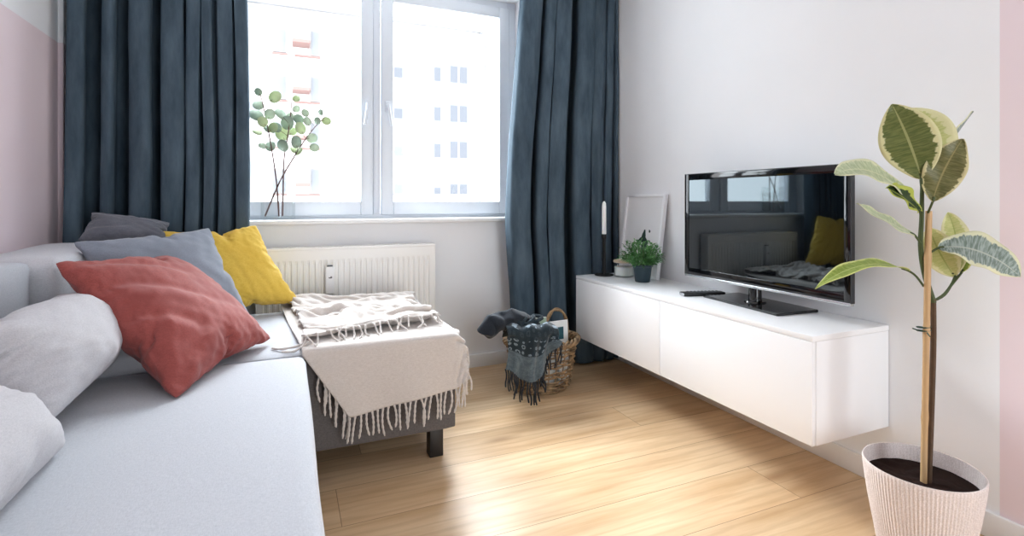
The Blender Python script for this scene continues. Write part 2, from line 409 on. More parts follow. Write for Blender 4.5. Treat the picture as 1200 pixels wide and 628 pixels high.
# ------------------------------------------------------------------ cushions (two sewn squares, inflated)
def inflate(n, press, frames, bend, seed, size=.5, shear=8):
    V = []; F = []; idx = {}
    rr = random.Random(seed)
    for l in (1, -1):
        for j in range(n + 1):
            for i in range(n + 1):
                b = i in (0, n) or j in (0, n)
                if l == -1 and b: idx[l, i, j] = idx[1, i, j]; continue
                idx[l, i, j] = len(V)
                V.append(((i / n - .5) * size, (j / n - .5) * size, 0 if b else l * (.008 + .006 * rr.random())))
    for l in (1, -1):
        for j in range(n):
            for i in range(n):
                f = [idx[l, i, j], idx[l, i + 1, j], idx[l, i + 1, j + 1], idx[l, i, j + 1]]
                F.append(f if l == 1 else f[::-1])
    me = bpy.data.meshes.new('tmp'); me.from_pydata(V, [], F); me.update()
    o = bpy.data.objects.new('tmp', me); COL.objects.link(o)
    md = o.modifiers.new('c', 'CLOTH'); s = md.settings
    s.quality = 5; s.mass = .2; s.tension_stiffness = 20; s.compression_stiffness = 15; s.shear_stiffness = shear; s.bending_stiffness = bend
    s.use_pressure = True; s.uniform_pressure_force = press; s.effector_weights.gravity = 0
    s.tension_damping = 10; s.air_damping = 3; md.collision_settings.use_collision = False
    md.point_cache.frame_start = 1; md.point_cache.frame_end = frames + 1
    for f in range(1, frames + 1): SC.frame_set(f)
    e = o.evaluated_get(bpy.context.evaluated_depsgraph_get())
    co = [v.co.copy() for v in e.data.vertices]
    bpy.data.objects.remove(o); bpy.data.meshes.remove(me); SC.frame_set(1)
    ex = max(max(abs(c.x), abs(c.y)) for c in co); ez = max(abs(c.z) for c in co)
    return [Vector((c.x / ex, c.y / ex, c.z / ez)) for c in co], F
PIL = [inflate(46, 5, 30, .05, 1), inflate(34, 4, 34, .02, 5, shear=5), inflate(34, 10, 30, .5, 9)]
def pillow(name, kind, corners, thick, m, label, seed=0, crease=.004, cat='cushion', bulge=0, piping=True, fx=None, group=None, square=1.15):
    co, F = PIL[kind]
    c = [Vector(p) for p in corners]       # bottom-left, bottom-right, top-right, top-left as seen from the front
    nrm = ((c[1] - c[0]).cross(c[3] - c[0])).normalized(); nr2 = ((c[3] - c[2]).cross(c[1] - c[2])).normalized(); nrm = (nrm + nr2).normalized()
    V = []
    for p in co:
        x, y = p.x, p.y
        if square != 1.0:      # stretch edges outwards so the outline is fuller
            m_ = max(abs(x), abs(y), 1e-6)
            x *= 1 + (square - 1) * (1 - abs(y)) ; y *= 1 + (square - 1) * (1 - abs(x))
        a = (x + 1) / 2; b = (y + 1) / 2
        q = (c[0] * (1 - a) + c[1] * a) * (1 - b) + (c[3] * (1 - a) + c[2] * a) * b
        h = p.z * thick / 2
        e = min(1, 3 * (1 - max(abs(p.x), abs(p.y))))
        h += crease * e * (noise.noise(Vector((a * 4 + seed, b * 2.2, seed * .7))) + .6 * noise.noise(Vector((a * 9, b * 5 + seed, 3))))
        if fx: h += fx(a, b) * (1 if p.z > 0 else 0)
        h += bulge * (1 - (2 * a - 1) ** 2) * (1 - (2 * b - 1) ** 2)
        V.append(q + nrm * h)
    if piping:
        o = obj(name, (V, F), m); subd(o, 1)
        return tag(o, label, cat, group)
    o = obj(name, (V, F), m); subd(o, 1)
    return tag(o, label, cat, group)
def creases(L):
    def fx(a, b):
        h = 0
        for (a0, b0, a1, b1, wd_, dp) in L:
            dx, dy = a1 - a0, b1 - b0; n2 = dx * dx + dy * dy
            t = ((a - a0) * dx + (b - b0) * dy) / n2
            if -.15 < t < 1.15:
                wob = .022 * math.sin(t * 4 + a0 * 20)
                d = ((a - a0) * dy - (b - b0) * dx) / math.sqrt(n2) + wob
                env = max(0, min(1, 4 * (t + .1))) * max(0, min(1, 3 * (1.1 - t)))
                h += .5 * dp * env * (-math.exp(-(d / (wd_ * .8)) ** 2) + .8 * math.exp(-((d - wd_ * 2.2) / (wd_ * 1.6)) ** 2))
        return h
    return fx
red_fx = creases([(.02, .93, .70, .66, .034, .017), (.02, .74, .60, .42, .036, .018), (.03, .50, .44, .20, .034, .015), (.30, .98, .92, .80, .026, .010),
                  (.06, .03, .36, .30, .034, .020), (.03, .10, .14, .46, .024, .014), (.14, .02, .55, .16, .026, .012), (.55, .45, .97, .14, .04, .008)])
soft_fx = creases([(.05, .9, .5, .7, .035, .007), (.5, .95, .85, .75, .03, .007), (.9, .3, .6, .6, .035, .006), (.1, .3, .5, .5, .04, .006), (.9, .95, .7, .6, .03, .007)])
yel_fx = creases([(.52, .05, .56, .6, .022, .007), (.3, .1, .42, .5, .03, .005), (.75, .05, .68, .45, .03, .006), (.3, .95, .5, .7, .03, .005), (.8, .95, .7, .7, .03, .005)])
pillow('cushion', 0, [(-.288, 1.715, .535), (-.055, 2.265, .552), (-.440, 2.53, .865), (-.655, 2.00, .908)], .20, M_red, 'terracotta red velvet cushion at the front of the pile', 3, .006, fx=red_fx)
pillow('cushion', 1, [(-.53, 2.30, .555), (-.145, 2.63, .56), (-.335, 2.79, .975), (-.725, 2.385, .95)], .15, M_slate, 'slate grey velvet cushion directly behind the red cushion', 8, .006, fx=soft_fx)
pillow('cushion', 0, [(-.37, 2.775, .55), (.068, 2.905, .562), (-.140, 2.945, .972), (-.545, 2.83, .955)], .14, M_yellow, 'mustard yellow cushion near the radiator on the sofa corner', 5, .004, fx=yel_fx)
pillow('cushion', 1, [(-.835, 2.79, .925), (-.49, 2.80, .885), (-.51, 2.90, .992), (-.805, 2.885, 1.045)], .10, M_char, 'charcoal grey cushion at the very back of the sofa, against the left curtain', 12, .006, fx=soft_fx)
# big loose back cushions
def back_cushion(y0, y1, label, seed, x0=-.515, x1=-.665, z0=.572, z1=.80, th=.25):
    pillow('back_cushion', 2, [(x0, y0, z0), (x0, y1, z0), (x1, y1 + .02, z1), (x1, y0 + .02, z1)], th, M_cush, label, seed, .012, bulge=.02, square=1.26, fx=creases([(.1, .1, .35, .45, .05, .008), (.2, .05, .3, .5, .04, .008)]),
           group='loose grey back cushions')
back_cushion(1.46, 2.065, 'long light grey back cushion beside the red cushion', 21)
back_cushion(.82, 1.475, 'light grey back cushion nearest the camera, cut by the photo edge', 33, -.455, -.625, .552, .695, .20)

# ------------------------------------------------------------------ throw blanket on the chaise (cloth falling over the corner)
def drape():
    col = bpy.data.objects.new('tmpbox', bpy.data.meshes.new('tmpbox')); COL.objects.link(col)
    b_ = soft_box((-.75, 2.088, .1), (.655, 2.95, .530), .025, 14); b_.to_mesh(col.data); b_.free()
    cm = col.modifiers.new('col', 'COLLISION'); col.collision.thickness_outer = .006; col.collision.cloth_friction = 30
    rows_ = []
    def lerp(a_, b_, t): return a_ + (b_ - a_) * t
    NU = 48; V = []
    def sm(t): return t * t * (3 - 2 * t)
    nf = 16
    for k in range(nf):                          # hanging over the front, hem first
        t = k / (nf - 1)
        rows_.append([Vector((lerp(lerp(.215, .048, t), lerp(.712, .720, t), u), 2.066 - .006 * math.sin(u * 13 + 1) * (1 - t) - .010 * (1 - t), lerp(lerp(.275, .330, u), .528, t))) for u in [i / (NU - 1) for i in range(NU)]])
    for k in range(1, 6):                        # round the front edge
        a_ = k / 6 * PI / 2
        rows_.append([Vector((lerp(.048, .720, u), 2.066 + .034 * (1 - math.cos(a_)), .528 + .020 * math.sin(a_))) for u in [i / (NU - 1) for i in range(NU)]])
    for k in range(26):
        t = k / 25
        rows_.append([Vector((lerp(lerp(.048, -.03, t), lerp(.720, .672, t), u), lerp(2.105, 2.925, t), .542 + .004 * math.sin(t * 9 + u * 4))) for u in [i / (NU - 1) for i in range(NU)]])
    for yy, zz in ((2.945, .550), (2.952, .566), (2.945, .582)):
        rows_.append([Vector((lerp(-.032, .668, u), yy, zz)) for u in [i / (NU - 1) for i in range(NU)]])
    nt2 = 56
    for k in range(nt2):                         # folded back over the top, crumpled
        t = k / (nt2 - 1); row = []
        for i in range(NU):
            u = i / (NU - 1)
            yl = 2.925 - t * .78; yr = 2.935 - t * .60; xl = -.035 + .085 * t; xr = .668 - .012 * t
            w_ = min(1, k / 6)
            fold = .020 * math.sin(30 * t + 5 * u + 2.2 * noise.noise(Vector((u * 2.2, t * 2.5, 4)))) + .022 * noise.noise(Vector((u * 2.4, t * 7, 2))) + .010 * math.sin(58 * t - 9 * u + 3 * noise.noise(Vector((u * 3, t * 3, 8))))
            x = xl + (xr - xl) * u + .012 * noise.noise(Vector((u * 3, t * 6, 12)))
            row.append(Vector((x, yl + (yr - yl) * u + .03 * noise.noise(Vector((u * 3, t * 4, 7))) * w_, max(.572, .604 + fold * w_ * min(1, (nt2 - k) / 5)) - .022 * max(0, 1 - (nt2 - 1 - k) / 5))))
        rows_.append(row)
    V = [tuple(p) for row in rows_ for p in row]; path = rows_
    NV = len(path); F = grid_faces(NU, NV)
    me = bpy.data.meshes.new('throw'); me.from_pydata(V, [], F); me.update()
    o = bpy.data.objects.new('throw_blanket', me); COL.objects.link(o)
    vg = o.vertex_groups.new(name='pin')
    for j in range(NV):
        for i in range(NU):
            x = V[j * NU + i][0]
            if (j < nf + 34 and x < .640) or (j == NV - 1 and i % 3 == 0): vg.add([j * NU + i], 1.0, 'REPLACE')
    md = o.modifiers.new('c', 'CLOTH'); s = md.settings; s.quality = 9; s.mass = .12; s.vertex_group_mass = 'pin'
    s.tension_stiffness = 12; s.compression_stiffness = 8; s.shear_stiffness = 4; s.bending_stiffness = .4; s.tension_damping = 8; s.air_damping = 2
    cs = md.collision_settings; cs.use_collision = True; cs.distance_min = .005; cs.use_self_collision = True; cs.self_distance_min = .007; cs.self_friction = 12; cs.collision_quality = 4
    md.point_cache.frame_start = 1; md.point_cache.frame_end = 80
    for f in range(1, 31): SC.frame_set(f)
    e = o.evaluated_get(bpy.context.evaluated_depsgraph_get())
    co = [v.co.copy() for v in e.data.vertices]
    o.modifiers.remove(md); bpy.data.objects.remove(col); SC.frame_set(1)
    for v, c in zip(me.vertices, co): v.co = c
    me.materials.append(M_throw); me.polygons.foreach_set('use_smooth', [True] * len(me.polygons)); me.update()
    subd(o, 1); solid(o, .006, 0)
    return o, co, NU, NV
thr, tco, TU, TV = drape()
tag(thr, 'oatmeal wool throw with long tassels draped over the chaise corner', 'blanket')
def tassel(p, path, r=.0042):
    bm = bmesh.new(); P = catmull(path, 4); n = len(P)
    tube(bm, P, [r * (1.0 + .25 * math.sin(k * 1.9)) * (1 if k < n - 2 else .75) for k in range(n)], 6)
    return obj('tassel', bm, M_throw, p)
def hang(p, L, out):
    q = [Vector(p)]
    sx = rnd.uniform(-.014, .014); cv = rnd.uniform(-.012, .012)
    for k in range(1, 5):
        t = k / 4
        q.append(Vector((p[0] + sx * t + cv * math.sin(t * PI), p[1] - .002 + out * .3 * t + rnd.uniform(-.002, .002), p[2] - L * t)))
    return q
hem = [tco[i] for i in range(TU)]
for k in range(24):
    p = hem[int((k + .5) * (TU - 1) / 24)]
    tassel(thr, hang(p, rnd.uniform(.085, .115), -.01))
for k in range(9):                                # strands of the under layer hanging out at the left edge of the drape
    j = 1 + k * 1.2; p = tco[int(j) * TU]
    tassel(thr, hang((p.x + .006, min(p.y + .010, 2.078), p.z), rnd.uniform(.09, .12), 0))
top = [tco[(TV - 1) * TU + i] for i in range(TU)]
for k in range(22):
    p = top[int((k + .3) * (TU - 1) / 22)]; a = rnd.uniform(-2.2, -.9); L = rnd.uniform(.06, .09)
    z2 = .552
    q = [p, p + Vector((math.cos(a) * L * .3, math.sin(a) * L * .3, .004))]
    for t in (.65, 1):
        y = p.y + math.sin(a) * L * t; x = p.x + math.cos(a) * L * t + rnd.uniform(-.012, .012)
        z = max(.548, p.z - .03 * t) if y > 2.07 else p.z - .06 * t
        q.append(Vector((x, y, z)))
    tassel(thr, q, .0038)
for pth in ([(.075, 2.125, .56), (.03, 2.13, .545), (-.02, 2.15, .535), (-.055, 2.185, .533)], [(.08, 2.12, .56), (.05, 2.105, .548), (.02, 2.10, .535), (-.02, 2.115, .534)]):
    tassel(thr, [Vector(p) for p in pth], .0045)
for k in range(7):                                # right side, hanging at the chaise end
    p = tco[(int(1 + k * 2.2)) * TU + TU - 1]
    tassel(thr, hang((p.x, p.y, p.z), rnd.uniform(.07, .1), 0))

# ------------------------------------------------------------------ hanging TV cabinet
CX0, CY0, CY1, CZ0, CZ1 = 1.68, 1.252, 2.872, .236, .622
cab = thing('tv_cabinet', 'long white wall hung media cabinet with two push fronts', 'cabinet', (1.9, 2.06, .236))
obj('body', B(((CX0 + .020, CY0, CZ0), (XR - .003, CY1, CZ1 - .021)), bev=.0012), M_white, cab)
obj('top_panel', B(((CX0 + .001, CY0 - .001, CZ1 - .020), (XR - .003, CY1 + .001, CZ1)), bev=.0012), M_white, cab)
for a, b in ((CY0 + .001, 2.0610), (2.0650, CY1 - .001)):
    obj('door', B(((CX0, a, CZ0 + .001), (CX0 + .018, b, CZ1 - .0215)), bev=.0012), M_white, cab)

# ------------------------------------------------------------------ television
tv = thing('television', 'large flat television with gloss black frame standing on the white cabinet', 'television', (1.95, 1.73, .622))
TY0, TY1, TZ0, TZ1 = 1.283, 2.163, .700, 1.232
XF = 1.932
obj('housing', B(((XF + .012, TY0 + .006, TZ0 + .004), (XF + .034, TY1 - .006, TZ1 - .004)), ((XF + .03, TY0 + .1, TZ0 + .05), (XF + .062, TY1 - .1, TZ1 - .1)), bev=.005), M_dark, tv)
def ring(x0, x1, y0, y1, z0, z1, l, r, b, t, bev):
    return B(((x0, y0, z0), (x1, y0 + l, z1)), ((x0, y1 - r, z0), (x1, y1, z1)), ((x0, y0 + l, z0), (x1, y1 - r, z0 + b)), ((x0, y0 + l, z1 - t), (x1, y1 - r, z1)), bev=bev)
fr = obj('bezel', ring(XF - .004, XF + .014, TY0, TY1, TZ0 + .012, TZ1, .026, .026, .034, .030, .0015), M_gloss, tv)
obj('bottom_strip', B(((XF - .006, TY0 - .001, TZ0), (XF + .016, TY1 + .001, TZ0 + .0125)), bev=.003), M_silver, tv)
obj('edge_trim', ring(XF - .0035, XF + .016, TY0 - .003, TY1 + .003, TZ0 + .010, TZ1 + .003, .003, .003, .003, .003, 0), M_dark, tv)
M_screen = plain('dark glass screen', (4, 5, 7), .03, .9, var=0); M_screen.node_tree.nodes['Principled BSDF'].inputs['Specular Tint'].default_value = (.80, .93, 1, 1)
obj('screen', B(((XF - .001, TY0 + .024, TZ0 + .044), (XF + .004, TY1 - .024, TZ1 - .028))), M_screen, tv, False)
obj('logo', B(((XF - .0068, 1.708, TZ0 + .004), (XF - .0055, 1.726, TZ0 + .008))), M_button, tv, False)
bm = bmesh.new()
vs = [(1.872, 1.975), (1.838, 1.525), (2.065, 1.510), (2.085, 1.955)]
lo = [bm.verts.new((x, y, .6225)) for x, y in vs]; hi = [bm.verts.new((x, y, .634)) for x, y in vs]
bm.faces.new(lo); bm.faces.new(hi[::-1])
for k in range(4): bm.faces.new((lo[k], lo[(k + 1) % 4], hi[(k + 1) % 4], hi[k])[::-1])
bmesh.ops.recalc_face_normals(bm, faces=bm.faces[:])
bmesh.ops.bevel(bm, geom=bm.edges[:], offset=.002, segments=2, affect='EDGES')
obj('base', bm, M_gloss, tv)
bm = bmesh.new(); tube(bm, [(1.962, 1.745, .632), (1.962, 1.745, .72)], [.03, .026], 20); tube(bm, [(1.962, 1.745, .633), (1.962, 1.745, .640)], [.05, .045], 24)
obj('neck', bm, M_gloss, tv)

# ------------------------------------------------------------------ things on the cabinet
rc = thing('remote_control', 'black remote control lying on the cabinet under the left end of the television', 'remote', (1.90, 2.02, .622))
ax = Vector((.215, -.066, 0)).normalized(); ay = Vector((-ax.y, ax.x, 0)); c0 = Vector((1.905, 2.013, .6225))
def rbox(bm, u0, u1, v0, v1, z0, z1, bev=.0):
    b2 = bmesh.new(); box(b2, (u0, v0, z0), (u1, v1, z1), bev)
    for v in b2.verts: v.co = c0 + ax * v.co.x + ay * v.co.y + Vector((0, 0, v.co.z))
    me = bpy.data.meshes.new('t'); b2.to_mesh(me); b2.free(); bm.from_mesh(me); bpy.data.meshes.remove(me)
bm = bmesh.new(); rbox(bm, -.11, .11, -.024, .024, 0, .018, .005); obj('body', bm, M_black, rc)
bm = bmesh.new(); rbox(bm, -.112, -.085, -.0235, .0235, .002, .0165, .004); obj('end_cap', bm, M_silver, rc)
for i in range(9):
    for j in range(3):
        bm = bmesh.new(); rbox(bm, -.078 + i * .019, -.066 + i * .019, -.017 + j * .0125, -.008 + j * .0125, .017, .0205, .0015); obj('button', bm, M_button, rc)

ch = thing('candle_holder', 'black metal candlestick on a round foot at the window end of the cabinet', 'candlestick', (1.843, 2.80, .622))
bm = bmesh.new(); lathe(bm, [(.058, .001), (.060, .004), (.058, .008), (.012, .011)], 40, (1.843, 2.80, .622), capt=True); obj('foot', bm, M_black, ch)
bm = bmesh.new(); lathe(bm, [(.012, .009), (.0105, .225), (.014, .232), (.016, .236), (.016, .262), (.0145, .262), (.0145, .250)], 24, (1.843, 2.80, .622), capt=True); obj('stem', bm, M_black, ch)
cd = thing('candle', 'white taper candle standing in the black candlestick', 'candle', (1.843, 2.80, .873))
M_wax = plain('white wax', (240, 240, 238), .5, .4, var=.02); M_wax.node_tree.nodes['Principled BSDF'].inputs['Subsurface Weight'].default_value = .15
bm = bmesh.new(); lathe(bm, [(.0135, .0), (.0138, .02), (.0132, .185), (.011, .207), (.004, .218)], 24, (1.843, 2.80, .8735), capt=True); obj('wax', bm, M_wax, cd)
bm = bmesh.new(); tube(bm, [(1.843, 2.80, 1.089), (1.844, 2.80, 1.098), (1.851, 2.799, 1.104)], .0017, 6); obj('wick', bm, M_black, cd)

jr = thing('candle_jar', 'glass candle jar with a wooden lid between candlestick and potted plant', 'jar', (1.93, 2.70, .622))
jc = (1.925, 2.705, .6225)
bm = bmesh.new(); lathe(bm, [(.052, 0), (.060, .006), (.062, .02), (.062, .082), (.058, .088), (.0585, .086), (.0592, .02), (.055, .008)], 48, jc, capt=True); obj('glass', bm, M_vase, jr)
bm = bmesh.new(); lathe(bm, [(.054, .0095), (.0575, .014), (.0575, .062), (.05, .064)], 40, jc, capt=True); obj('wax', bm, M_wax, jr)
M_lid = plain('pale lid wood', (206, 186, 160), .5, .4, var=.15, vscale=30)
bm = bmesh.new(); lathe(bm, [(.056, .0), (.064, .002), (.064, .012), (.061, .015)], 40, (jc[0], jc[1], jc[2] + .0885), capt=True); obj('lid', bm, M_lid, jr)

# leaning picture frame
pf = thing('picture_frame', 'white framed leaf print leaning against the wall on the cabinet', 'picture', (2.03, 2.68, .622))
PY0, PY1, PH, LEAN = 2.497, 2.885, .515, .068
def pfp(y, h, d):     # point on the frame: along the wall, up the frame, depth behind the face
    k = LEAN / PH; n_ = math.hypot(1, k)
    return Vector((2.006 + h * k / n_ + d / n_, y, .6235 + h / n_ - d * k / n_ + .0024))
def pbox(bm, y0, y1, h0, h1, d0, d1, bev=0):
    b2 = bmesh.new(); box(b2, (y0, h0, d0), (y1, h1, d1), bev)
    for v in b2.verts: v.co = pfp(v.co.x, v.co.y, v.co.z)
    bmesh.ops.reverse_faces(b2, faces=b2.faces[:])
    bmesh.ops.recalc_face_normals(b2, faces=b2.faces[:])
    me = bpy.data.meshes.new('t'); b2.to_mesh(me); b2.free(); bm.from_mesh(me); bpy.data.meshes.remove(me)
bm = bmesh.new(); fw = .017
pbox(bm, PY0, PY0 + fw, 0, PH, 0, .026, .001); pbox(bm, PY1 - fw, PY1, 0, PH, 0, .026, .001); pbox(bm, PY0 + fw, PY1 - fw, 0, fw, 0, .026, .001); pbox(bm, PY0 + fw, PY1 - fw, PH - fw, PH, 0, .026, .001)
obj('frame', bm, M_white, pf)
M_paper = plain('white print paper', (236, 235, 236), .6, .3, var=.01); M_print = plain('dark green print ink', (52, 74, 66), .6, .3, var=.25, vscale=30)
bm = bmesh.new(); pbox(bm, PY0 + fw, PY1 - fw, fw, PH - fw, .010, .020); obj('print', bm, M_paper, pf, False)
bm = bmesh.new()
def leaf_print(cy, chh, r, asp, a):
    vs = []
    for k in range(20):
        t = 2 * PI * k / 20; x = r * asp * math.sin(t) * abs(math.cos(t / 2 + .0)) ** .4 if False else r * asp * math.sin(t); y = r * math.cos(t) + (r * .35 if math.cos(t) > .95 else 0)
        vs.append(bm.verts.new(pfp(cy + x * math.cos(a) - y * math.sin(a), chh + x * math.sin(a) + y * math.cos(a), .0092)))
    bm.faces.new(vs)
leaf_print(2.668, .245, .036, .55, .15); leaf_print(2.645, .215, .036, .5, -.5); leaf_print(2.70, .215, .036, .5, .7); leaf_print(2.615, .283, .009, .9, -.4); leaf_print(2.66, .16, .05, .5, 0)
obj('leaf_motif', bm, M_print, pf, False)

# small potted plant
pp = thing('potted_plant', 'small bushy green plant in a dark teal pot on the cabinet', 'plant', (1.912, 2.492, .622))
pc = (1.905, 2.492, .6225)
M_teal = plain('dark teal glazed pot', (44, 62, 72), .4, .4)
M_soil = plain('dark potting soil', (46, 32, 28), .95, .1, var=.5, vscale=120, bump=.8, bscale=120)
bm = bmesh.new(); lathe(bm, [(.040, 0), (.043, .003), (.054, .088), (.058, .09), (.058, .1), (.054, .1), (.052, .085)], 40, pc); obj('pot', bm, M_teal, pp)
bm = bmesh.new(); lathe(bm, [(.0525, .084), (.03, .090)], 24, pc, capt=True); obj('soil', bm, M_soil, pp)
def leaf_material(name, a, b):
    g = N(name); v = g.coord(); g.base(g.mix(g.ramp(g.noise(v, 24, 3), .35, .65), lin(a), lin(b)), .4, .4)
    g.b.inputs['Subsurface Weight'].default_value = .0
    tl = g.n('BsdfTranslucent'); tl.inputs[0].default_value = lin(b); mx = g.n('MixShader'); mx.inputs[0].default_value = .25
    g.l(g.b.outputs[0], mx.inputs[1]); g.l(tl.outputs[0], mx.inputs[2]); g.l(mx.outputs[0], g.out.inputs['Surface']); return g.m
M_bush = leaf_material('bush leaf', (52, 98, 56), (116, 168, 104))
def blade(V, F, p, d, L, W, droop):
    d = d.normalized(); s = d.cross(Vector((0, 0, 1)))
    if s.length < .05: s = Vector((1, 0, 0))
    s.normalize(); b0 = len(V)
    for k in range(5):
        t = k / 4; q = p + d * (L * t) + Vector((0, 0, -droop * t * t * L)); ww = W * (math.sin(PI * (.08 + .9 * t)) ** .7)
        V += [tuple(q - s * ww / 2 + Vector((0, 0, ww * .2))), tuple(q), tuple(q + s * ww / 2 + Vector((0, 0, ww * .2)))]
    for k in range(4):
        for i in range(2): F.append((b0 + k * 3 + i, b0 + k * 3 + i + 1, b0 + k * 3 + i + 4, b0 + k * 3 + i + 3))
V = []; F = []
for k in range(110):      # stems with leaves
    a = rnd.uniform(0, 2 * PI); e = math.acos(rnd.uniform(.02, 1)) ; dirv = Vector((math.cos(a) * math.sin(e), math.sin(a) * math.sin(e), math.cos(e)))
    L = (.092 + .022 * dirv.z + rnd.uniform(-.02, .02)); base = Vector(pc) + Vector((dirv.x * .022, dirv.y * .022, .088))
    if dirv.x > .2: L *= (1 - .25 * dirv.x)
    for j in range(9):
        t = .25 + .75 * j / 8; p = base + Vector((dirv.x * L * t, dirv.y * L * t, dirv.z * L * t + .035 * t))
        dd = dirv + Vector((rnd.uniform(-1, 1), rnd.uniform(-1, 1), rnd.uniform(-.3, .9))) * .8
        if p.x > 1.985: dd.x = min(dd.x, 0)
        blade(V, F, p, dd, rnd.uniform(.024, .040), rnd.uniform(.009, .013), .35)
obj('foliage', (V, F), M_bush, pp)
bm = bmesh.new()
for k in range(26):
    a = rnd.uniform(0, 2 * PI); e = rnd.uniform(0, 1.2); d = Vector((math.cos(a) * math.sin(e), math.sin(a) * math.sin(e), math.cos(e)))
    b0 = Vector(pc) + Vector((d.x * .02, d.y * .02, .085)); tube(bm, [b0, b0 + d * .05 + Vector((0, 0, .01)), b0 + d * .085 + Vector((0, 0, .03))], .0012, 5)
obj('stems', bm, plain('green stem', (80, 104, 60), .6), pp)

# ------------------------------------------------------------------ wicker basket
bk = thing('wicker_basket', 'brown woven wicker basket on the floor in front of the right curtain', 'basket', (1.365, 2.725, 0))
BC = Vector((1.365, 2.725, 0)); BH = .295
def bell(z):      # half axes of the oval basket at height z
    t = z / BH; return .155 + .058 * t ** .8, .118 + .048 * t ** .8
def bpt(a, z, off=0):
    rx, ry = bell(z); return BC + Vector(((rx + off) * math.cos(a), (ry + off) * math.sin(a), z))
g = N('wicker cane'); v = g.coord(); nz = g.noise(v, 26, 3, .6); g.base(g.mix(g.ramp(nz, .3, .7), lin((70, 52, 38)), lin((172, 142, 106))), .6, .35); g.bump(g.noise(v, 180, 2), .3, .002); M_cane = g.m
bm = bmesh.new(); NS = 26
for k in range(NS):
    a = 2 * PI * k / NS + rnd.uniform(-.03, .03)
    tube(bm, [bpt(a, z, 0) for z in (.012, .1, .2, BH)], .0032, 6)
rows = [.018, .030, .042, .056, .070, .098, .112, .126, .160, .174, .188, .218, .232, .246]
for r_, z0 in enumerate(rows):
    pts = []
    for i in range(NS * 4):
        a = 2 * PI * i / (NS * 4); w_ = math.cos(NS / 2 * a + (r_ % 2) * PI)
        zz = z0 + .007 * noise.noise(Vector((math.cos(a) * 3, math.sin(a) * 3, r_ * 2.7)))
        pts.append(bpt(a, zz, .0055 * w_ + .003 * noise.noise(Vector((math.cos(a) * 6, math.sin(a) * 6, r_ * 1.3)))))
    tube(bm, pts, .0045 + .001 * (r_ % 3), 6, closed=True)
obj('body', bm, M_cane, bk)
bm = bmesh.new()
for s_ in range(3):
    pts = []
    for i in range(120):
        a = 2 * PI * i / 120; ph = 11 * a + s_ * 2 * PI / 3
        pts.append(bpt(a, BH - .008 + .013 * math.sin(ph), .006 + .012 * math.cos(ph)))
    tube(bm, pts, .0075, 7, closed=True)
for s_ in range(2):
    pts = []
    for i in range(120):
        a = 2 * PI * i / 120; ph = 13 * a + s_ * PI
        pts.append(bpt(a, .27 + .008 * math.sin(ph), .003 + .008 * math.cos(ph)))
    tube(bm, pts, .006, 6, closed=True)
obj('rim', bm, M_cane, bk)
bm = bmesh.new(); box(bm, (-1, -1, .006), (1, 1, .014))
bm.free(); bm = bmesh.new(); lathe(bm, [(.98, .002), (1.0, .006), (1.0, .014), (.5, .016)], 40, capt=True)
for v_ in bm.verts: v_.co = Vector((BC.x + v_.co.x * .155, BC.y + v_.co.y * .118, v_.co.z))
obj('bottom', bm, M_cane, bk)
def handle(cx, cy, dx, dy, z0, hgt, hw):
    bm = bmesh.new()
    for s_ in range(2):
        pts = []
        for i in range(40):
            t = i / 39; a = PI * t; ph = 16 * t + s_ * PI
            pts.append(Vector((cx + dx * hw * math.cos(a) + .005 * math.cos(ph), cy + dy * hw * math.cos(a) + .005 * math.sin(ph), z0 + hgt * math.sin(a) ** .8 + .004 * math.sin(ph))))
        tube(bm, pts, .0068, 7)
    obj('handle', bm, M_cane, bk)
handle(1.512, 2.815, .95, -.3, .275, .155, .068)
handle(1.232, 2.635, .95, -.3, .275, .115, .06)

# magazines standing in the basket
M_page = plain('white magazine cover', (232, 234, 234), .4, .4, var=.02); M_tealpic = plain('teal cover picture', (44, 92, 104), .4, .4, var=.4, vscale=14); M_greenpic = plain('sage green cover', (176, 196, 172), .4, .4, var=.1)
def upright(name, label, x0, x1, y, z0, z1, th, m, yaw, lean, pic=None):
    t = thing(name, label, 'magazine', ((x0 + x1) / 2, y, z0))
    R = Matrix.Translation(((x0 + x1) / 2, y, z0)) @ Matrix.Rotation(yaw, 4, 'Z') @ Matrix.Rotation(lean, 4, 'X')
    hw = (x1 - x0) / 2; bm = B(((-hw, -th / 2, 0), (hw, th / 2, z1 - z0)), bev=.001); bm.transform(R); obj('cover', bm, m, t, False)
    bm = B(((-hw + .002, -th / 2 + .001, .002), (hw + .002, th / 2 - .001, z1 - z0 + .001))); bm.transform(R); obj('pages', bm, M_paper, t, False)
    if pic:
        bm = B(((-hw * pic[0], -th / 2 - .0008, (z1 - z0) * pic[2]), (hw * pic[1], -th / 2 + .001, (z1 - z0) * pic[3]))); bm.transform(R); obj('cover_picture', bm, M_tealpic, t, False)
upright('magazine', 'white magazine with a teal cover picture standing in the wicker basket', 1.375, 1.535, 2.70, .025, .385, .008, M_page, .10, -.05, (.55, .62, .70, .90))
upright('magazine', 'pale green magazine at the back of the wicker basket behind the dark scarf', 1.29, 1.43, 2.775, .025, .395, .012, M_greenpic, .06, -.06)
upright('magazine', 'white magazine low in the basket, showing through the weave at the right', 1.43, 1.515, 2.655, .025, .255, .008, M_page, .35, -.02)

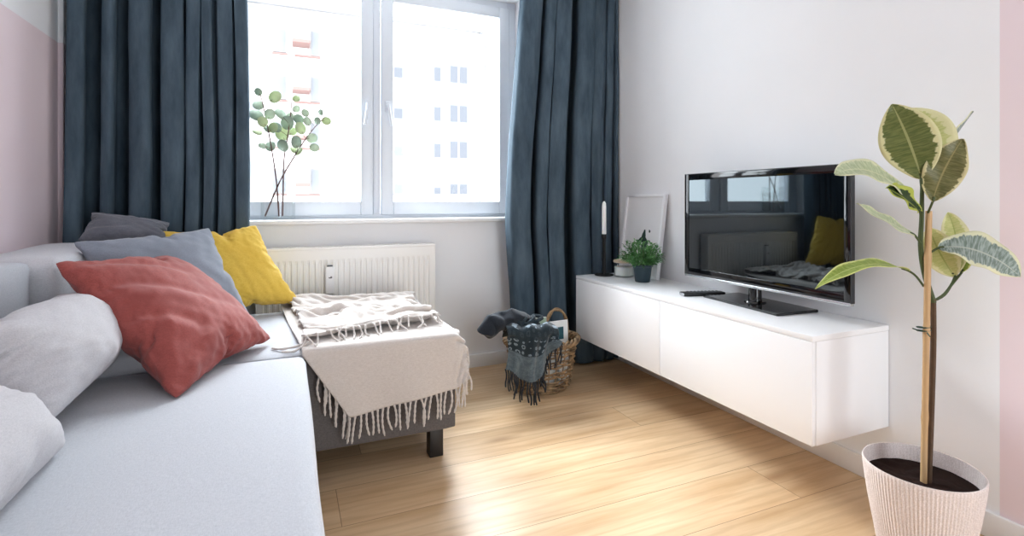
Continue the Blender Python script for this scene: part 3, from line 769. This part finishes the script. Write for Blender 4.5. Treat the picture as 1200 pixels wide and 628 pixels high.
# dark patterned scarf over the basket rim
def scarf_mat():
    g = N('dark patterned knit'); uv = g.n('UVMap'); sep = g.n('SeparateXYZ'); g.l(uv.outputs[0], sep.inputs[0])
    mp = g.n('Mapping'); g.l(uv.outputs[0], mp.inputs[0]); mp.inputs['Scale'].default_value = (1, 1.25, 1)
    dark = lin((36, 47, 54)); grey = lin((106, 119, 126)); pale = lin((134, 148, 158))
    vo = g.n('TexVoronoi'); g.l(mp.outputs[0], vo.inputs['Vector']); vo.inputs['Scale'].default_value = 9; vo.inputs['Randomness'].default_value = .35
    d = vo.outputs['Distance']; ringm = g.math('MULTIPLY', g.math('GREATER_THAN', d, .18), g.math('LESS_THAN', d, .36))
    nz = g.noise(mp.outputs[0], 95, 2); fl = g.math('MULTIPLY', ringm, g.math('GREATER_THAN', nz, .44))
    inband = g.math('MULTIPLY', g.math('GREATER_THAN', sep.outputs[1], .46), g.math('LESS_THAN', sep.outputs[1], .66))
    low = g.math('GREATER_THAN', g.math('ADD', sep.outputs[1], g.math('MULTIPLY', g.math('SUBTRACT', nz, .5), .05)), .67)
    speck = g.ramp(g.math('ADD', g.math('MULTIPLY', nz, .6), g.math('MULTIPLY', g.noise(mp.outputs[0], 14, 3), .4)), .40, .60)
    c = g.mix(g.math('MULTIPLY', fl, g.math('ADD', .08, g.math('MULTIPLY', inband, .8))), dark, pale)
    c = g.mix(low, c, g.mix(speck, lin((66, 78, 86)), grey))
    top = g.math('LESS_THAN', sep.outputs[1], .33)
    c = g.mix(g.math('MULTIPLY', top, g.math('GREATER_THAN', g.noise(mp.outputs[0], 9, 2), .54)), c, pale)
    g.base(c, .95, .15); g.b.inputs['Sheen Weight'].default_value = .2; g.bump(nz, .4, .003); return g.m
M_scarf = scarf_mat(); M_scarfd = fabric('dark scarf wool', (40, 46, 54), (28, 30, 36), 300, .6)
def sheet(name, fn, nu, nv, m, parent=None):
    V = [fn(i / (nu - 1), j / (nv - 1)) for j in range(nv) for i in range(nu)]
    o = obj(name, (V, grid_faces(nu, nv)), m, parent)
    uvl = o.data.uv_layers.new(name='UVMap')
    for lp in o.data.loops:
        k = lp.vertex_index; uvl.data[lp.index].uv = ((k % nu) / (nu - 1), (k // nu) / (nv - 1))
    return o
scf = thing('scarf', 'dark blue grey patterned scarf hanging over the front of the wicker basket', 'scarf', (1.22, 2.56, .3))
def hemz(u): 
    return .205 - .075 * min(1, u / .52) if u < .52 else .130 + .215 * ((u - .52) / .48) ** 1.15
def scarf_fn(u, v):
    x = 1.052 + .300 * u
    # across: folded into soft pleats; along v: out of the basket, over the rim, down the front
    yrim = 2.498 + .05 * abs(u - .6)
    fold = .016 * math.sin(u * 9.5 + .8) + .012 * math.sin(u * 23 + v * 2)
    if v < .28:
        t = v / .28; y = 2.70 - t * (2.70 - yrim); z = .33 + .105 * math.sin(t * PI * .55) + .022 * noise.noise(Vector((u * 5, t * 3, 2))) - .02 * u
        x += (1 - t) * .05
    elif v < .40:
        t = (v - .28) / .12; y = yrim - .030 * math.sin(t * PI / 2); z = .433 - .045 * t ** 2 - .02 * u + .022 * noise.noise(Vector((u * 5, 3, 2))) * (1 - t)
    else:
        t = (v - .40) / .60; zt = .388 - .02 * u; z = zt + (hemz(u) - zt) * t; y = yrim + .012 * t - .03 - .012 * t + fold * (.5 + t)
        x += .012 * math.sin(t * 3 + u * 4)
    z += .008 * math.sin(u * 17)
    return (x, y, z)
o = sheet('cloth', scarf_fn, 40, 44, M_scarf, scf); solid(o, .007, 0); subd(o, 1)
# rolled end sticking out over the left of the rim
bm = bmesh.new()
roll = catmull([(1.30, 2.70, .37), (1.20, 2.64, .425), (1.11, 2.60, .455), (1.04, 2.58, .452), (.985, 2.575, .425), (.955, 2.575, .392)], 7)
tube(bm, roll, [.040 + .014 * math.sin(min(1, k / 14) * PI / 2) for k in range(len(roll))], 18)
for v_ in bm.verts:
    v_.co += Vector((noise.noise(v_.co * 19), noise.noise(v_.co * 19 + Vector((5, 0, 0))), noise.noise(v_.co * 19 + Vector((0, 9, 0))))) * .024
o = obj('rolled_end', bm, M_scarfd, scf); subd(o, 1)
uvl = o.data.uv_layers.new(name='UVMap')
for lp in o.data.loops:
    k = lp.vertex_index; uvl.data[lp.index].uv = ((k % 18) / 18, .35 + .10 * (k // 18) / len(roll))
bm = bmesh.new()
for k in range(9):
    a = rnd.uniform(0, 1); p = Vector((1.10 + .16 * a, 2.60 + .08 * rnd.random(), .425)); tube(bm, catmull([p, p + Vector((rnd.uniform(-.03, .03), -.02, .03)), p + Vector((rnd.uniform(-.06, .06), -.05, .02)), p + Vector((rnd.uniform(-.08, .08), -.07, -.005))], 4), .011, 7)
obj('loose_loops', bm, M_scarf, scf)
for k in range(26):
    u = k / 25 * .98; p = Vector(scarf_fn(u, 1)); L = rnd.uniform(.09, .125) if u < .62 else rnd.uniform(.075, .11)
    q = [p + Vector((0, 0, .004))]; sx = rnd.uniform(-.02, .02)
    for i in range(1, 5):
        t = i / 4; q.append(Vector((p.x + sx * t + .006 * math.sin(t * 5 + k), p.y + .004 * math.sin(k * 2 + t * 3), max(.012, p.z - L * t))))
    bm = bmesh.new(); tube(bm, catmull(q, 3), .0042, 6); obj('tassel', bm, M_scarfd, scf)

# ------------------------------------------------------------------ rubber plant
rp = thing('rubber_plant', 'tall variegated rubber plant in a pale ribbed pot beside the media cabinet', 'plant', (1.752, .95, 0))
PC = (1.752, .950, 0)
g = N('pale ribbed pot'); v = g.coord(); sp = g.noise(v, 320, 2); g.base(g.mix(g.ramp(sp, .42, .62), lin((208, 196, 192)), lin((226, 216, 213))), .7, .3); g.bump(sp, .15, .002); M_pot = g.m
RA = .0011
bm = bmesh.new(); lathe(bm, [(.098, 0, 0), (.104, .004, RA), (.112, .05, RA), (.124, .12, RA), (.136, .19, RA), (.1445, .25, RA), (.148, .285, RA), (.1495, .297, .0004), (.1485, .3005, 0), (.1455, .3, 0), (.143, .27, .0004), (.140, .24, .0004)], 576, PC, ribs=96)
obj('pot', bm, M_pot, rp)
bm = bmesh.new(); nr = 14; na = 96; rings = []
for i in range(nr):
    r = .1418 * (i + 1) / nr
    rings.append([bm.verts.new((PC[0] + r * math.cos(2 * PI * k / na), PC[1] + r * math.sin(2 * PI * k / na), .252 + (.007 if i < nr - 1 else .001) * noise.noise(Vector((r * math.cos(2 * PI * k / na) * 40, r * math.sin(2 * PI * k / na) * 40, 1))))) for k in range(na)])
bm.faces.new(rings[0])
for a_, b_ in zip(rings, rings[1:]):
    for k in range(na): bm.faces.new((a_[k], b_[k], b_[(k + 1) % na], a_[(k + 1) % na])[::-1])
bmesh.ops.recalc_face_normals(bm, faces=bm.faces[:])
obj('soil', bm, M_soil, rp)
M_stake = plain('bamboo stake', (196, 160, 116), .5, .4, var=.25, vscale=12); M_bark = plain('brown plant stem', (92, 70, 52), .7, .3, var=.4, vscale=40, bump=.4, bscale=120); M_gstem = plain('green plant stem', (74, 86, 52), .55, .3, var=.3, vscale=30); M_tie = plain('dark green tie wire', (24, 58, 44), .5)
bm = bmesh.new(); P = [Vector((1.749, .944, .22)).lerp(Vector((1.763, .937, 1.065)), k / 30) for k in range(31)]
tube(bm, P, [.0085 + (.0014 if k in (8, 17, 25) else 0) for k in range(31)], 10); obj('stake', bm, M_stake, rp)
bm = bmesh.new(); tube(bm, catmull([(1.764, .940, .22), (1.772, .936, .45), (1.778, .933, .66), (1.780, .934, .80)], 6), [.009 - .0001 * k for k in range(19)], 8); obj('stem', bm, M_bark, rp)
bm = bmesh.new(); tube(bm, catmull([(1.780, .934, .79), (1.770, .953, .88), (1.752, .953, .96), (1.746, .947, 1.04), (1.735, .94, 1.12), (1.728, .935, 1.17)], 6), [.0085 - .00012 * k for k in range(31)], 8); obj('stem', bm, M_gstem, rp)
bm = bmesh.new(); tube(bm, [Vector((1.760 + .017 * math.cos(a), .949 + .017 * math.sin(a), .70 + .001 * k)) for k, a in enumerate([2 * PI * i / 10 for i in range(21)])], .0022, 6)
tube(bm, [(1.745, .955, .705), (1.725, .960, .712)], .002, 6); tube(bm, [(1.75, .935, .702), (1.74, .922, .695)], .002, 6); obj('tie', bm, M_tie, rp)
def leafmat(name, inner, inner2, margin, edge=.72, jag=.30, trans=.3, rib=None):
    g = N(name); uv = g.n('UVMap'); sep = g.n('SeparateXYZ'); g.l(uv.outputs[0], sep.inputs[0])
    s_ = g.math('ABSOLUTE', g.math('SUBTRACT', g.math('MULTIPLY', sep.outputs[1], 2), 1))
    mp = g.n('Mapping'); g.l(uv.outputs[0], mp.inputs[0]); mp.inputs['Scale'].default_value = (9, 1.6, 1)
    mp2 = g.n('Mapping'); g.l(uv.outputs[0], mp2.inputs[0]); mp2.inputs['Scale'].default_value = (30, 2.5, 1)
    n1 = g.noise(mp.outputs[0], 2.2, 3, .6); n2 = g.noise(mp2.outputs[0], 1.5, 3)
    d = g.math('ADD', s_, g.math('MULTIPLY', g.math('SUBTRACT', n1, .5), jag * 2))
    c = g.mix(g.ramp(n2, .4, .62), lin(inner), lin(inner2))
    c = g.mix(g.ramp(d, edge - .03, edge + .03), c, lin(margin))
    rb = g.math('LESS_THAN', s_, .045); c = g.mix(g.math('MULTIPLY', rb, .8), c, lin(rib or margin))
    g.base(c, .38, .45)
    tl = g.n('BsdfTranslucent'); g.l(c, tl.inputs[0]); mx = g.n('MixShader'); mx.inputs[0].default_value = trans
    g.l(g.b.outputs[0], mx.inputs[1]); g.l(tl.outputs[0], mx.inputs[2]); g.l(mx.outputs[0], g.out.inputs['Surface'])
    wv = g.n('TexWave', bands_direction='X'); g.l(mp2.outputs[0], wv.inputs['Vector']); wv.inputs['Scale'].default_value = .55; g.bump(wv.outputs['Fac'], .12, .002)
    return g.m
L_olive = leafmat('olive leaf, cream margin', (98, 108, 56), (124, 130, 72), (222, 216, 168), .78, .26, .3, (176, 176, 120))
L_olive2 = leafmat('olive brown leaf', (104, 104, 58), (134, 128, 84), (216, 206, 158), .84, .22, .3, (170, 158, 108))
L_pale = leafmat('pale sage leaf', (178, 190, 150), (206, 212, 180), (226, 226, 194), .8, .3, .25)
L_dark = leafmat('dark green leaf', (40, 62, 36), (62, 86, 40), (196, 204, 96), .62, .3, .3)
L_lime = leafmat('lime leaf', (146, 168, 72), (172, 188, 96), (222, 224, 150), .8, .2, .4)
L_grey = leafmat('grey green leaf', (116, 132, 120), (172, 184, 176), (226, 224, 190), .76, .3, .2, (196, 200, 186))
L_cream = leafmat('cream leaf', (222, 220, 160), (206, 210, 142), (236, 232, 192), .7, .4, .4, (176, 186, 110))
def leaf(m, base, tip, width, nrm, bend=(0, 0, 0), fold=.15, petiole=None, wave=.004, tipcurl=0, seed=0, peak=.5):
    base = Vector(base); tip = Vector(tip); bend = Vector(bend); nrm = Vector(nrm).normalized(); nt_, ns = 28, 15
    V = []; UV = []
    for i in range(nt_):
        t = i / (nt_ - 1)
        c = base.lerp(tip, t) + bend * (4 * t * (1 - t)) - nrm * tipcurl * t ** 3
        d = (tip - base + bend * (4 - 8 * t)).normalized(); s = d.cross(nrm).normalized(); n_ = s.cross(d)
        tt = t ** (math.log(.5) / math.log(peak)) if 0 < t < 1 else t
        w_ = width / 2 * max(.0, math.sin(PI * min(.998, tt))) ** .72 + .0006
        for k in range(ns):
            q = 2 * k / (ns - 1) - 1
            V.append(tuple(c + s * (q * w_) + n_ * (fold * abs(q) ** 1.3 * w_ + wave * abs(q) * math.sin(t * 15 + q * 2 + seed)))); UV.append((t, (q + 1) / 2))
    o = obj('leaf', (V, grid_faces(ns, nt_)), m, rp)
    uvl = o.data.uv_layers.new(name='UVMap')
    for lp in o.data.loops: uvl.data[lp.index].uv = UV[lp.vertex_index]
    solid(o, .0012, 0)
    if petiole:
        bm = bmesh.new(); tube(bm, catmull([Vector(p) for p in petiole] + [base, base.lerp(tip, .08) + bend * .28], 5), .0032, 7); obj('petiole', bm, M_gstem, o)
TOC = (-.85, -.48, .15)
leaf(L_olive, (1.722, .934, 1.158), (1.681, .992, 1.388), .148, (-.86, -.5, .12), (.004, -.004, 0), .10, [(1.728, .935, 1.12)], .004, .0, 1)
leaf(L_cream, (1.755, .955, 1.165), (1.800, 1.03, 1.385), .165, (-.80, -.55, .05), (.02, -.02, .01), .12, [(1.735, .94, 1.12)], .003, 0, 2)
leaf(L_olive2, (1.734, .912, 1.092), (1.789, .864, 1.274), .098, (-.80, -.58, .1), (-.006, .006, 0), .16, [(1.746, .93, 1.06)], .005, 0, 3)
leaf(L_grey, (1.80, .95, 1.20), (2.03, .952, 1.384), .07, (-.284, .55, .318), (.0, .0, -.004), .2, [(1.738, .94, 1.14)], .002, 0, 4)
leaf(L_pale, (1.705, .955, 1.105), (1.452, 1.008, 1.188), .10, (-.42, -.52, .74), (-.005, 0, .035), .12, [(1.738, .945, 1.07)], .004, .02, 5, .5)
leaf(L_dark, (1.738, .947, 1.062), (1.590, .952, 1.132), .072, (-.62, -.55, .55), (0, 0, .006), .35, [(1.748, .948, 1.02)], .006, 0, 6)
leaf(L_pale, (1.722, .953, .993), (1.508, .985, 1.088), .068, (-.31, -.52, .80), (0, 0, -.004), .15, [(1.753, .950, .962)], .003, 0, 7, .42)
leaf(L_lime, (1.705, .958, .885), (1.360, 1.004, .848), .066, (.05, -.22, .97), (0, 0, .042), .16, [(1.758, .948, .838), (1.73, .952, .868)], .003, 0, 8, .40)
leaf(L_grey, (1.776, .920, .955), (1.880, .772, .892), .14, (-.54, -.32, .78), (.0, .0, .028), .12, [(1.757, .942, .93)], .005, .012, 9, .52)
leaf(L_cream, (1.885, .925, .872), (1.955, .985, 1.058), .070, (-.86, -.45, .1), (.02, .0, .01), .35, [(1.770, .945, .785), (1.83, .93, .815)], .004, 0, 10)
leaf(L_cream, (1.878, .928, .862), (1.855, .985, 1.01), .095, (-.78, -.6, .1), (-.012, .0, 0), .3, [(1.772, .945, .787), (1.83, .93, .81)], .005, 0, 11)
leaf(L_lime, (1.893, .918, .875), (1.900, .95, .985), .06, (-.75, -.6, .1), (.02, 0, 0), .3, [(1.83, .93, .815)], .004, 0, 12)

# ------------------------------------------------------------------ eucalyptus in a glass vase on the sill
vz = thing('glass_vase', 'clear glass vase on the window sill holding eucalyptus branches', 'vase', (-.05, 3.29, .985))
bm = bmesh.new(); lathe(bm, [(.082, .001), (.090, .005), (.092, .02), (.092, .228), (.0905, .230), (.0885, .228), (.0885, .024), (.08, .018)], 56, (-.05, 3.29, .985), capt=True); obj('body', bm, M_vase, vz)
EUC = {
 'A': ([(-.045, 3.285, 1.006), (-.058, 3.28, 1.194), (-.076, 3.28, 1.34), (-.103, 3.28, 1.51), (-.129, 3.28, 1.644), (-.151, 3.28, 1.73)],
   [(-.151, 3.269, 1.709, .028), (-.067, 3.265, 1.685, .045), (-.152, 3.299, 1.638, .039), (-.161, 3.294, 1.578, .05), (-.128, 3.256, 1.539, .039), (-.093, 3.256, 1.585, .039), (-.108, 3.288, 1.506, .033), (-.156, 3.286, 1.484, .033), (-.129, 3.272, 1.406, .028), (-.09, 3.296, 1.406, .039), (-.076, 3.261, 1.509, .039)], 'eucalyptus branch with the highest tip, on the left of the glass vase'),
 'B': ([(-.027, 3.30, 1.006), (-.023, 3.30, 1.195), (-.018, 3.30, 1.345), (.005, 3.30, 1.495), (.018, 3.295, 1.62), (.023, 3.295, 1.691)],
   [(-.037, 3.305, 1.595, .045), (0, 3.30, 1.546, .05), (-.028, 3.305, 1.481, .05), (-.059, 3.29, 1.515, .039), (.046, 3.305, 1.693, .028), (.046, 3.30, 1.632, .028), (-.023, 3.283, 1.411, .045), (.028, 3.305, 1.499, .033), (.014, 3.30, 1.581, .033)], 'upright eucalyptus branch in the middle of the glass vase'),
 'C': ([(-.118, 3.27, 1.006), (-.041, 3.27, 1.205), (.032, 3.28, 1.345), (.097, 3.28, 1.458), (.158, 3.28, 1.542), (.23, 3.28, 1.618)],
   [(.06, 3.29, 1.569, .039), (.069, 3.269, 1.514, .045), (.106, 3.272, 1.557, .033), (.162, 3.266, 1.564, .028), (.21, 3.28, 1.569, .033), (.13, 3.287, 1.464, .039), (.045, 3.261, 1.433, .045), (.059, 3.273, 1.38, .033), (.143, 3.275, 1.408, .033), (.182, 3.285, 1.619, .022), (.037, 3.295, 1.393, .033), (.096, 3.267, 1.606, .028)], 'eucalyptus branch slanting to the right across the other stems'),
}
M_euc = [leaf_material('eucalyptus leaf pale', (168, 182, 162), (194, 205, 188)), leaf_material('eucalyptus leaf dark', (134, 152, 136), (162, 176, 160)), leaf_material('eucalyptus leaf yellow green', (172, 186, 146), (198, 208, 174))]  # greens muted and paled, with the window bloom put into the colour
M_twig = plain('reddish brown twig', (104, 76, 72), .7, .3, var=.3, vscale=40)
for key, (stem, lvs, lab) in EUC.items():
    t = thing('eucalyptus_branch', lab, 'branch', stem[0])
    P = catmull(stem, 6); bm = bmesh.new(); tube(bm, P, [.0048 - .0028 * k / len(P) for k in range(len(P))], 7)
    joins = []
    for (x, y, z, s_) in lvs:
        q = min(P, key=lambda p: (p - Vector((x, y, z - s_ * .9))).length); joins.append(q)
        tube(bm, [q, q.lerp(Vector((x, y, z)), .6), Vector((x, y, z)) - (Vector((x, y, z)) - q).normalized() * s_ * .42], .0014, 5)
    obj('stem', bm, M_twig, t)
    for n_, ((x, y, z, s_), q) in enumerate(zip(lvs, joins)):
        c = Vector((x, y, z)); d = (c - q); d = d.normalized() if d.length > .004 else Vector((0, 0, 1))
        nr_ = Vector((rnd.uniform(-.7, .7), -1, rnd.uniform(-.3, .7))); side = d.cross(nr_).normalized(); nr_ = side.cross(d)
        bm = bmesh.new(); cc = bm.verts.new(c); ringv = []
        for k in range(18):
            a = 2 * PI * k / 18; rr_ = s_ * (.84 + .06 * math.cos(a))
            ringv.append(bm.verts.new(c + d * rr_ * math.cos(a) + side * rr_ * .88 * math.sin(a) + nr_ * s_ * (.10 * math.sin(a) ** 2)))
        for k in range(18): bm.faces.new((cc, ringv[k], ringv[(k + 1) % 18]))
        o = obj('leaf', bm, M_euc[(n_ * 7 + len(key)) % 3 if s_ < .049 else (1 if n_ % 2 else 2)], t); solid(o, .0009, 0)
# ------------------------------------------------------------------ light
wd = bpy.data.worlds.new('overcast sky'); SC.world = wd; wd.use_nodes = True
nt = wd.node_tree; bg = nt.nodes['Background']; bg.inputs[0].default_value = (.87, .945, 1, 1); bg.inputs[1].default_value = 8.5
def portal(loc, rot, sx, sy):
    l = bpy.data.lights.new('portal', 'AREA'); l.shape = 'RECTANGLE'; l.size = sx; l.size_y = sy
    l.cycles.is_portal = True
    o = bpy.data.objects.new('daylight_portal', l); COL.objects.link(o); o.location = loc; o.rotation_euler = rot
portal(((WX0 + WX1) / 2, 3.5, (WZ0 + WZ1) / 2), (-PI / 2, 0, 0), WX1 - WX0, WZ1 - WZ0)
portal(((DX0 + DX1) / 2, YF - .15, DZ1 / 2), (PI / 2, 0, 0), DX1 - DX0, DZ1)

sl_ = bpy.data.lights.new('hazy_sun', 'SUN'); sl_.energy = 21; sl_.angle = math.radians(55); sl_.color = (.90, .955, 1)
so = bpy.data.objects.new('hazy_sun', sl_); COL.objects.link(so); so.location = (0, 6, 6)
so.rotation_euler = Vector((.10, -.80, -.58)).to_track_quat('-Z', 'Y').to_euler()

# ------------------------------------------------------------------ camera
cam = bpy.data.cameras.new('camera'); co = bpy.data.objects.new('camera', cam); COL.objects.link(co)
co.location = (0, 0, 1.096); co.rotation_euler = (PI / 2, 0, -math.atan2(263, 610))
cam.sensor_width = 36; cam.lens = 610 / 1200 * 36; cam.shift_y = -79 / 1200; cam.clip_start = .02
SC.camera = co
SC.view_settings.view_transform = 'Standard'; SC.view_settings.look = 'None'; SC.view_settings.gamma = 1; SC.view_settings.use_curve_mapping = False
SC.view_settings.exposure = 0.14
SC.cycles.max_bounces = 10; SC.cycles.diffuse_bounces = 6; SC.cycles.transparent_max_bounces = 16
SC.cycles.caustics_reflective = False; SC.cycles.caustics_refractive = False; SC.cycles.sample_clamp_indirect = 6
